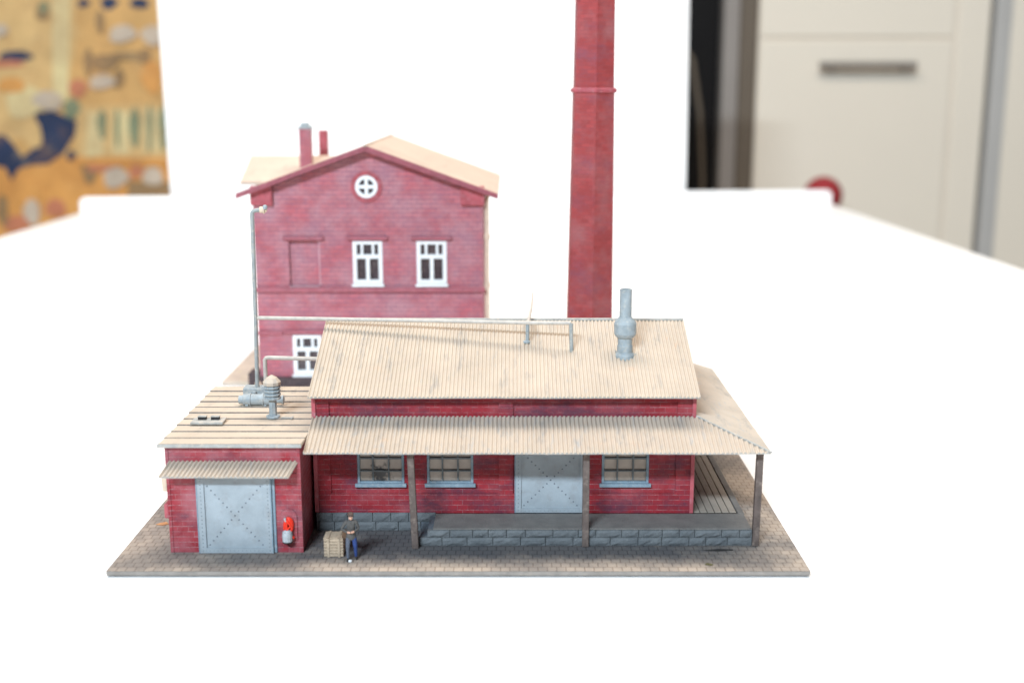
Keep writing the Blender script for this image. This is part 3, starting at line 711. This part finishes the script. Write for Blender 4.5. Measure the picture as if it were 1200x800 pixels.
def person(loc, H=1.95):
    """standing man in a dark jacket, cap and blue trousers; forearms bent, hands at the waist"""
    me = bpy.data.meshes.new('person'); s = H / 1.80
    J = {}; E = []; Rr = {}
    def j(n, p, r, par=None, ry=None):
        J[n] = (len(J), Vector(p) * s); Rr[n] = (r * s, (ry or r) * s)
        if par: E.append((J[par][0], J[n][0]))
    j('pelvis', (0, 0, .93), .15, None, .11)
    j('waist', (0, .0, 1.08), .145, 'pelvis', .105); j('chest', (0, -.01, 1.28), .175, 'waist', .115); j('upper', (0, .0, 1.42), .12, 'chest', .09)
    j('neck', (.0, -.01, 1.51), .055, 'upper'); j('chin', (0, -.03, 1.58), .07, 'neck', .08); j('skull', (0, -.015, 1.68), .088, 'chin', .1); j('crown', (0, 0, 1.755), .055, 'skull')
    j('nose', (0, -.125, 1.645), .016, 'chin')
    for sg, n in ((-1, 'r'), (1, 'l')):
        j('sh' + n, (sg * .19, 0, 1.42), .075, 'upper'); 
        el = (sg * .34, .02, 1.17) if n == 'r' else (sg * .27, .02, 1.16)
        wr = (-.12, -.20, 1.10) if n == 'r' else (.10, -.21, 1.12)
        j('el' + n, el, .056, 'sh' + n); j('wr' + n, wr, .038, 'el' + n)
        pd = Vector((.07, -.03, .01)) if n == 'r' else Vector((-.06, -.03, .0))
        j('pa' + n, Vector(wr) + pd, .036, 'wr' + n, .022)
        d = pd.normalized()
        for q in range(4):
            base = Vector(wr) + pd + Vector((0, -.012 + .004 * q, .028 - .019 * q))
            l = (.038, .045, .043, .034)[q]
            j('f%d' % q + n, base + d * l * .6, .0105, 'pa' + n); j('g%d' % q + n, base + d * l + Vector((0, .012, -.014)), .009, 'f%d' % q + n)
        j('t' + n, Vector(wr) + pd * .5 + Vector((0, -.02, .04)), .012, 'wr' + n); j('u' + n, Vector(wr) + pd * .9 + Vector((0, -.03, .05)), .010, 't' + n)
        ft = (-.10, -.10) if n == 'r' else (.15, .05)
        j('hip' + n, (sg * .10, .0, .86), .11, 'pelvis'); j('kn' + n, (sg * .11 + ft[0] * .2, -.03 + ft[1] * .5, .48), .076, 'hip' + n)
        j('an' + n, (sg * .08 + ft[0] * .5, ft[1], .09), .055, 'kn' + n); j('he' + n, (sg * .085 + ft[0] * .5, ft[1] - .03, .045), .044, 'an' + n); j('toe' + n, (sg * .10 + ft[0] * .55, ft[1] - .17, .035), .035, 'he' + n)
    names = list(J); me.from_pydata([J[n][1] for n in names], E, [])
    o = bpy.data.objects.new('person', me); COL.objects.link(o); o.location = loc
    sk = o.modifiers.new('skin', 'SKIN'); sk.use_smooth_shade = True
    for i, n in enumerate(names):
        v = me.skin_vertices[0].data[i]; v.radius = Rr[n]; v.use_root = (n == 'pelvis')
    ss = o.modifiers.new('sub', 'SUBSURF'); ss.levels = 2; ss.render_levels = 2
    dg = bpy.context.evaluated_depsgraph_get(); ev = o.evaluated_get(dg); m2 = bpy.data.meshes.new_from_object(ev)
    o.modifiers.clear(); o.data = m2; bpy.data.meshes.remove(me)
    m2.materials.clear()
    for k in ('skin', 'jacket', 'jeans', 'boots', 'slate'): m2.materials.append(M[k])
    wrs = [J['par'][1], J['pal'][1]]
    for p in m2.polygons:
        c = p.center; z = c.z / s
        if z > 1.535: i = 0
        elif min((c - q).length for q in wrs) < .085 * s: i = 0
        elif z > .86: i = 1
        elif z > .10: i = 4 if c.x < 0 else 2
        else: i = 3
        p.material_index = i; p.use_smooth = True
    # clothing details as children
    mb = MB(); Z = s
    mb.lathe([(.001, 1.80 * Z), (.06 * Z, 1.795 * Z), (.105 * Z, 1.76 * Z), (.112 * Z, 1.715 * Z), (.1 * Z, 1.70 * Z)], (0, -.01 * Z, 0), 16)
    mb.prism([(.09 * Z * cos(a), -.10 * Z - .075 * Z * sin(a), 1.705 * Z - .02 * Z * sin(a)) for a in [i * pi / 8 for i in range(9)]], (0, 0, .012 * Z))
    mb.build('cap', 'cap', o, smooth=False)
    mb = MB(); mb.lathe([(.098 * Z, 1.60 * Z), (.107 * Z, 1.66 * Z), (.107 * Z, 1.71 * Z)], (0, .012 * Z, 0), 14, cap=False)
    hr = mb.build('hair', 'boots', o)
    bmh = bmesh.new(); bmh.from_mesh(hr.data)
    bmesh.ops.delete(bmh, geom=[f for f in bmh.faces if f.calc_center_median().y < -.02 * Z], context='FACES'); bmh.to_mesh(hr.data); bmh.free()
    mb = MB(); mb.lathe([(.165 * Z, .80 * Z), (.168 * Z, .84 * Z), (.15 * Z, .98 * Z), (.135 * Z, 1.05 * Z)], (0, 0, 0), 18, cap=False)
    mb.v = [(x, y * .82, z) for x, y, z in mb.v]; mb.build('jacket_hem', 'jacket', o, smooth=True)
    mb = MB(); mb.lathe([(.075 * Z, 1.50 * Z), (.085 * Z, 1.47 * Z), (.11 * Z, 1.44 * Z)], (0, -.005 * Z, 0), 14, cap=False); mb.build('collar', 'jacket', o)
    for sg in (-1, 1):
        mb = MB(); mb.lathe([(.001, -.012 * Z), (.010 * Z, 0), (.001, .012 * Z)], (sg * .032 * Z, -.108 * Z, 1.655 * Z), 8, cap=False); mb.build('eye', 'soot', o)
    return o
pm = person((-4.23, 1.18, .004))
pm.rotation_euler = (0, 0, radians(6))
tag(pm, 'man in dark jacket, cap and blue trousers standing beside the wooden crate', 'person')
mb = MB(); mb.prism([(-4.62, 1.28, .86), (-4.36, 1.22, .84), (-4.34, 1.22, 1.08), (-4.46, 1.25, 1.14), (-4.60, 1.28, 1.08)], (.02, .14, 0))
mb.tube([(-4.55, 1.34, 1.08), (-4.46, 1.3, 1.22), (-4.38, 1.3, 1.1)], .018, 6)
tag(mb.build('satchel', 'leather', bevel=.02), 'small brown satchel hanging at the standing man\'s side', 'bag')
mb = MB(); mb.lathe([(.03, .004), (.075, .015), (.07, .07), (.02, .085)], (-4.26, .93, 0), 10)
tag(mb.build('white_pellet', 'white'), 'tiny white pellet on the cobbles in front of the man\'s shoe', 'pellet')
# scraps lying on the cobbles
def scrap(name, pts, mat, label, z=.006):
    mb = MB(); mb.prism([(x, y, z) for x, y in pts], (0, 0, .02))
    for i in range(len(pts)): mb.v[i + len(pts)] = (mb.v[i + len(pts)][0], mb.v[i + len(pts)][1], z + .02 + .03 * random.random())
    o = mb.build(name, mat); tag(o, label, 'scrap', 'scraps on the cobbles'); return o
M['leaf'] = paint('orange_flake', (.50, .24, .11), .2, 6, .7)
M['moss'] = paint('olive_flake', (.10, .09, .04), .2, 6, .7)
scrap('dry_flake', [(-13.02, 4.95), (-12.72, 4.85), (-12.5, 5.0), (-12.64, 5.2), (-12.9, 5.12)], 'leaf', 'orange brown flake on the cobbles left of the garage')
scrap('dry_flake', [(9.55, .62), (9.78, .52), (9.86, .58), (9.66, .74)], 'moss', 'olive green flake on the cobbles near the front right edge')
scrap('dry_flake', [(9.75, 2.05), (10.3, 1.98), (10.9, 2.1), (10.3, 2.2)], 'soot', 'black flake on the cobbles at the foot of the platform')

# ------------------------------------------------------------------ factory house behind
F = thing('factory_house', 'two storey red brick gabled house with white windows behind the shed', 'house')
fy = 28.0; hx0, hx1 = -13.3, .32; hb = 43.0; ax = -6.5
zE = 12.05; zA = 14.5
MB().prism([(-16.2, 30, -.24), (3.2, 30, -.24), (3.2, 47, -.24), (-16.2, 47, -.24)], (0, 0, .24)).build('baseboard', 'far_plate', F, bevel=.03)
mb = MB(); mb.rough_box(hx0 - .35, hx1 + .3, fy - .35, hb, -.24, .82, .05, 40, 5); mb.build('foundation', 'stone_brown', F)
mb = MB(); mb.rough_box(-14.1, -13.66, fy + .2, fy + 1.6, -.24, .95, .03, 4, 4); mb.mat('stone_brown'); mb.build('foundation_stub', 'stone_brown', F)
mb = MB(); mb.prism([(-13.75, fy - 1.0, -.24), (-13.1, fy - 1.0, -.24), (-13.1, fy - 1.0, .5), (-13.4, fy - 1.0, .7)], (0, .6, 0)); mb.build('step_block', 'plaster', F)
win = [(-7.46, -5.68, 6.55, 9.12), (-3.64, -1.84, 6.55, 9.12), (-11.24, -9.50, .98, 3.40), (-6.9, -5.2, .98, 3.4), (-3.6, -1.9, .98, 3.4)]
mb = MB(); wall_front(mb, hx0, hx1, .82, zE - .3, fy, fy + .4, win + [(-11.27, -9.43, 6.36, 9.14)])
cxr, czr, rr = -6.54, 12.35, .60
# gable front around the round window
n = 32
circ = [(cxr + rr * cos(2 * pi * i / n), czr + rr * sin(2 * pi * i / n)) for i in range(n)]
def edge_pt(a):
    d = (cos(a), sin(a)); best = 1e9
    poly = [(hx0, zE - .3), (hx1, zE - .3), (hx1, zE - .12), (ax, zA - .1), (hx0, zE - .12)]
    for k in range(5):
        (x1, z1), (x2, z2) = poly[k], poly[(k + 1) % 5]
        ex, ez_ = x2 - x1, z2 - z1; den = d[0] * ez_ - d[1] * ex
        if abs(den) < 1e-9: continue
        t = ((x1 - cxr) * ez_ - (z1 - czr) * ex) / den; u = ((x1 - cxr) * d[1] - (z1 - czr) * d[0]) / den
        if t > 0 and -1e-6 <= u <= 1 + 1e-6: best = min(best, t)
    return (cxr + d[0] * best, czr + d[1] * best)
angs = sorted([2 * pi * i / n for i in range(n)] + [math.atan2(z - czr, x - cxr) % (2 * pi) for x, z in ((hx0, zE - .3), (hx1, zE - .3), (hx1, zE - .12), (ax, zA - .1), (hx0, zE - .12))])
for i in range(len(angs)):
    a, b = angs[i], angs[(i + 1) % len(angs)]
    if abs(a - b) < 1e-6: continue
    p, q = edge_pt(a), edge_pt(b); ia, ib = (cxr + rr * cos(a), czr + rr * sin(a)), (cxr + rr * cos(b), czr + rr * sin(b))
    mb.add([(ia[0], fy, ia[1]), (p[0], fy, p[1]), (q[0], fy, q[1]), (ib[0], fy, ib[1])], [(0, 1, 2, 3)])
    mb.add([(ia[0], fy, ia[1]), (ib[0], fy, ib[1]), (ib[0], fy + .4, ib[1]), (ia[0], fy + .4, ia[1])], [(0, 1, 2, 3)])
for x in (hx0, hx1 - .3):
    mb.box(x, x + .3, fy + .4, hb - .4, .82, zE - .1)
mb.prism([(hx0, hb - .4, .82), (hx1, hb - .4, .82), (hx1, hb - .4, zE - .12), (ax, hb - .4, zA - .1), (hx0, hb - .4, zE - .12)], (0, .4, 0))
mb.build('wall', 'brick_dusty', F, flip=False)
mb = MB()
mb.box(hx0 - .12, hx1 + .12, fy - .2, fy - .003, 6.06, 6.34)
mb.build('string_course', 'brick_course', F, bevel=.04)
for x0, x1, z in ((-7.78, -5.36, 9.2), (-3.96, -1.52, 9.2), (-11.6, -9.15, 9.2), (-11.75, -9.1, 3.5)): MB().box(x0, x1, fy - .2, fy - .003, z, z + .2).build('lintel', 'brick_course', F, bevel=.04)
MB().box(hx0 - .08, -11.8, fy - .12, fy - .003, 3.42, 3.66).build('lintel', 'brick_course', F, bevel=.04)
for a, b in ((hx0 - .1, hx0 + 1.2), (hx1 - 1.3, hx1 + .1)): MB().box(a, b, fy - .24, fy - .003, 11.27, 12.4).build('corbel', 'brick_trim', F, bevel=.04)
mb = MB(); mb.box(-11.269, -9.431, fy + .2, fy + .36, 6.361, 9.139)
bw = mb.build('blind_window', 'brick_dusty', F)
MB().box(-9.50, -9.432, fy + .02, fy + .199, 6.43, 9.139).build('lit_edge', 'lit_edge', bw)  # thin pale strip, paints light along the right edge of the recess
MB().box(-11.26, -9.51, fy - .06, fy + .19, 6.362, 6.43).build('sill', 'lit_edge', bw)  # sill strip in the same pale colour, paints the lit bottom edge
mb = MB(); k = 22
for i in range(k):
    a0, a1 = 2 * pi * (i + .06) / k, 2 * pi * (i + .94) / k
    mb.prism([(cxr + r * cos(a), fy - .08, czr + r * sin(a)) for r, a in ((.66, a0), (.93, a0), (.93, a1), (.66, a1))], (0, .077, 0))
mb.build('arch_ring', 'brick_trim', F)
mb = MB()
ring = [(.66 * cos(2 * pi * i / n), .66 * sin(2 * pi * i / n), .46 * cos(2 * pi * i / n), .46 * sin(2 * pi * i / n)) for i in range(n)]
for i in range(n):
    a, b = ring[i], ring[(i + 1) % n]
    mb.prism([(cxr + a[0], fy - .1, czr + a[1]), (cxr + b[0], fy - .1, czr + b[1]), (cxr + b[2], fy - .1, czr + b[3]), (cxr + a[2], fy - .1, czr + a[3])], (0, .2, 0))
mb.box(cxr - .1, cxr + .1, fy - .07, fy + .05, czr - .48, czr + .48).box(cxr - .48, cxr - .1, fy - .066, fy + .046, czr - .1, czr + .1).box(cxr + .1, cxr + .48, fy - .066, fy + .046, czr - .1, czr + .1)
rw = mb.build('round_window', 'white', F)
MB().lathe([(.58, fy + .11), (.58, fy + .16)], (cxr, 0, czr), 24, 'y').build('pane', 'pane_dark', rw)
for x0, x1, z0, z1 in win:
    mb = MB(); f = .24; ya, yb = fy - .05, fy + .25; zm = z0 + (z1 - z0) * .60; xm = (x0 + x1) / 2
    mb.box(x0 + .005, x0 + f, ya, yb, z0, z1).box(x1 - f, x1 - .005, ya, yb, z0, z1).box(x0 + f, x1 - f, ya, yb, z0, z0 + f).box(x0 + f, x1 - f, ya, yb, z1 - f * .8, z1)
    mb.box(x0 + f, x1 - f, ya + .01, yb, zm - .02, zm + .22)
    mb.box(xm - .11, xm + .11, ya + .02, yb, z0 + f, zm - .021)
    for s in (-1, 1): mb.box(xm + s * .33 - .075, xm + s * .33 + .075, ya + .02, yb, zm + .221, z1 - f * .8)
    W = mb.build('window', 'white', F, bevel=.02)
    MB().box(x0 + f, x1 - f, yb - .06, yb + .02, z0 + f, z1 - f * .8).build('pane', 'pane_dark', W)
    MB().box(x0 - .08, x1 + .08, fy - .16, fy - .052, z0 - .16, z0 - .001).build('sill', 'white', W, bevel=.02)
# roof
ov = .8; hz = .26
eL, eR = hx0 - .85, hx1 + .92
sl = (zA - zE) / (ax - hx0); zL = zE - .85 * sl; zR = zE - .92 * (zA - zE) / (hx1 - ax)
for k, (xe, ze) in enumerate(((eL, zL), (eR, zR))):
    mb = MB(); mb.prism([(ax, fy - .5, zA + .04), (xe, fy - .5, ze + .04), (xe, fy - .5, ze + hz), (ax, fy - .5, zA + hz + .03)], (0, hb + .8 - fy, 0))
    rf = mb.build('roof', 'house_roof', F)
    mb = MB(); mb.prism([(ax, fy - .66, zA - .06), (xe, fy - .66, ze - .06), (xe, fy - .66, ze + hz), (ax, fy - .66, zA + hz + .02)], (0, .155, 0))
    mb.build('bargeboard', 'barge', rf, bevel=.02)
mb = MB(); mb.tube([(ax, fy - .66, zA + hz), (ax, hb + .3, zA + hz)], .1, 8); mb.build('ridge', 'house_roof', F)
mb = MB(); mb.tube([(hx1 + .24, fy + .3, .1), (hx1 + .24, fy + .3, 11.6), (hx1 + .34, fy + .3, 12.0)], .13, 10)
for z in (3.2, 6.3, 9.2): mb.lathe([(.18, z), (.18, z + .3)], (hx1 + .24, fy + .3, 0), 10)
mb.build('rain_pipe', 'plaster', F)
# rear wing
mb = MB(); wx0, wx1, wy0, wy1 = -15.1, -7, 37.2, 43.2
mb.prism([(wx0, wy0, 0), (wx0, wy1, 0), (wx0, wy1, 11.6), (wx0, 40.2, 13.0), (wx0, wy0, 11.6)], (wx1 - wx0, 0, 0)); mb.build('wing_wall', 'brick_dusty', F)
mb = MB(); r1 = 40.2
mb.prism([(-15.9, wy0 - .8, 11.78), (-15.9, wy0 - .8, 11.98), (-15.9, r1, 13.5), (-15.9, r1, 13.3)], (8.6, 0, 0)); mb.build('wing_roof', 'house_roof', F)
mb = MB(); mb.prism([(-15.9, wy1 + .8, 11.78), (-15.9, wy1 + .8, 11.98), (-15.9, r1 + .01, 13.5), (-15.9, r1 + .01, 13.3)], (8.6, 0, 0)); mb.build('wing_roof', 'house_roof', F)
mb = MB(); mb.box(-12.14, -11.36, 37.7, 38.5, 11.8, 15.35)
ch = mb.build('chimney', 'brick_dusty', F, bevel=.03)
mb = MB(); mb.box(-12.22, -11.28, 37.62, 38.58, 15.36, 15.55).box(-12.02, -11.48, 37.8, 38.4, 15.56, 15.78); mb.build('chimney_cap', 'grey', ch, bevel=.06)
mb = MB(); mb.box(-11.42, -10.82, 41.4, 42.1, 12.4, 15.15); mb.build('chimney', 'brick_trim', F, bevel=.03)

# ------------------------------------------------------------------ tall factory stack
K2 = thing('factory_chimney', 'tall tapering six sided red brick factory chimney with a ring band', 'chimney')
sx, sy = 6.3, 22.0
def Rz(z): return 1.43 + (1.155 - 1.43) * z / 22.5
def hexring(mb, zs):
    b = len(mb.v)
    for r, z in zs:
        for i in range(6):
            a = -pi / 2 + .05 + i * pi / 3; mb.v.append((sx + .005 * z + r * cos(a), sy + r * sin(a), z))
    for k in range(len(zs) - 1):
        for i in range(6):
            j = (i + 1) % 6; mb.face([b + k * 6 + i, b + k * 6 + j, b + k * 6 + 6 + j, b + k * 6 + 6 + i])
    mb.face([b + i for i in range(6)][::-1]); e = b + (len(zs) - 1) * 6; mb.face([e + i for i in range(6)])
mb = MB(); hexring(mb, [(Rz(0), .3), (Rz(18), 17.9)]); hexring(mb, [(Rz(18) - .03, 17.9), (Rz(32), 32)])
mb.build('shaft', 'brick_stack', K2)
mb = MB(); hexring(mb, [(Rz(18) + .02, 17.8), (Rz(18) + .13, 17.86), (Rz(18) + .13, 18.0), (Rz(18), 18.08)]); mb.build('ring_band', 'brick_trim', K2)
mb = MB(); hexring(mb, [(Rz(32) + .02, 31.2), (Rz(32) + .25, 31.5), (Rz(32) + .25, 32.2)]); mb.build('crown', 'brick_trim', K2)
mb = MB(); mb.box(sx - 2.1, sx + 2.1, sy - 2.1, sy + 2.1, -.24, .31); mb.build('base', 'stone_brown', K2, bevel=.05)
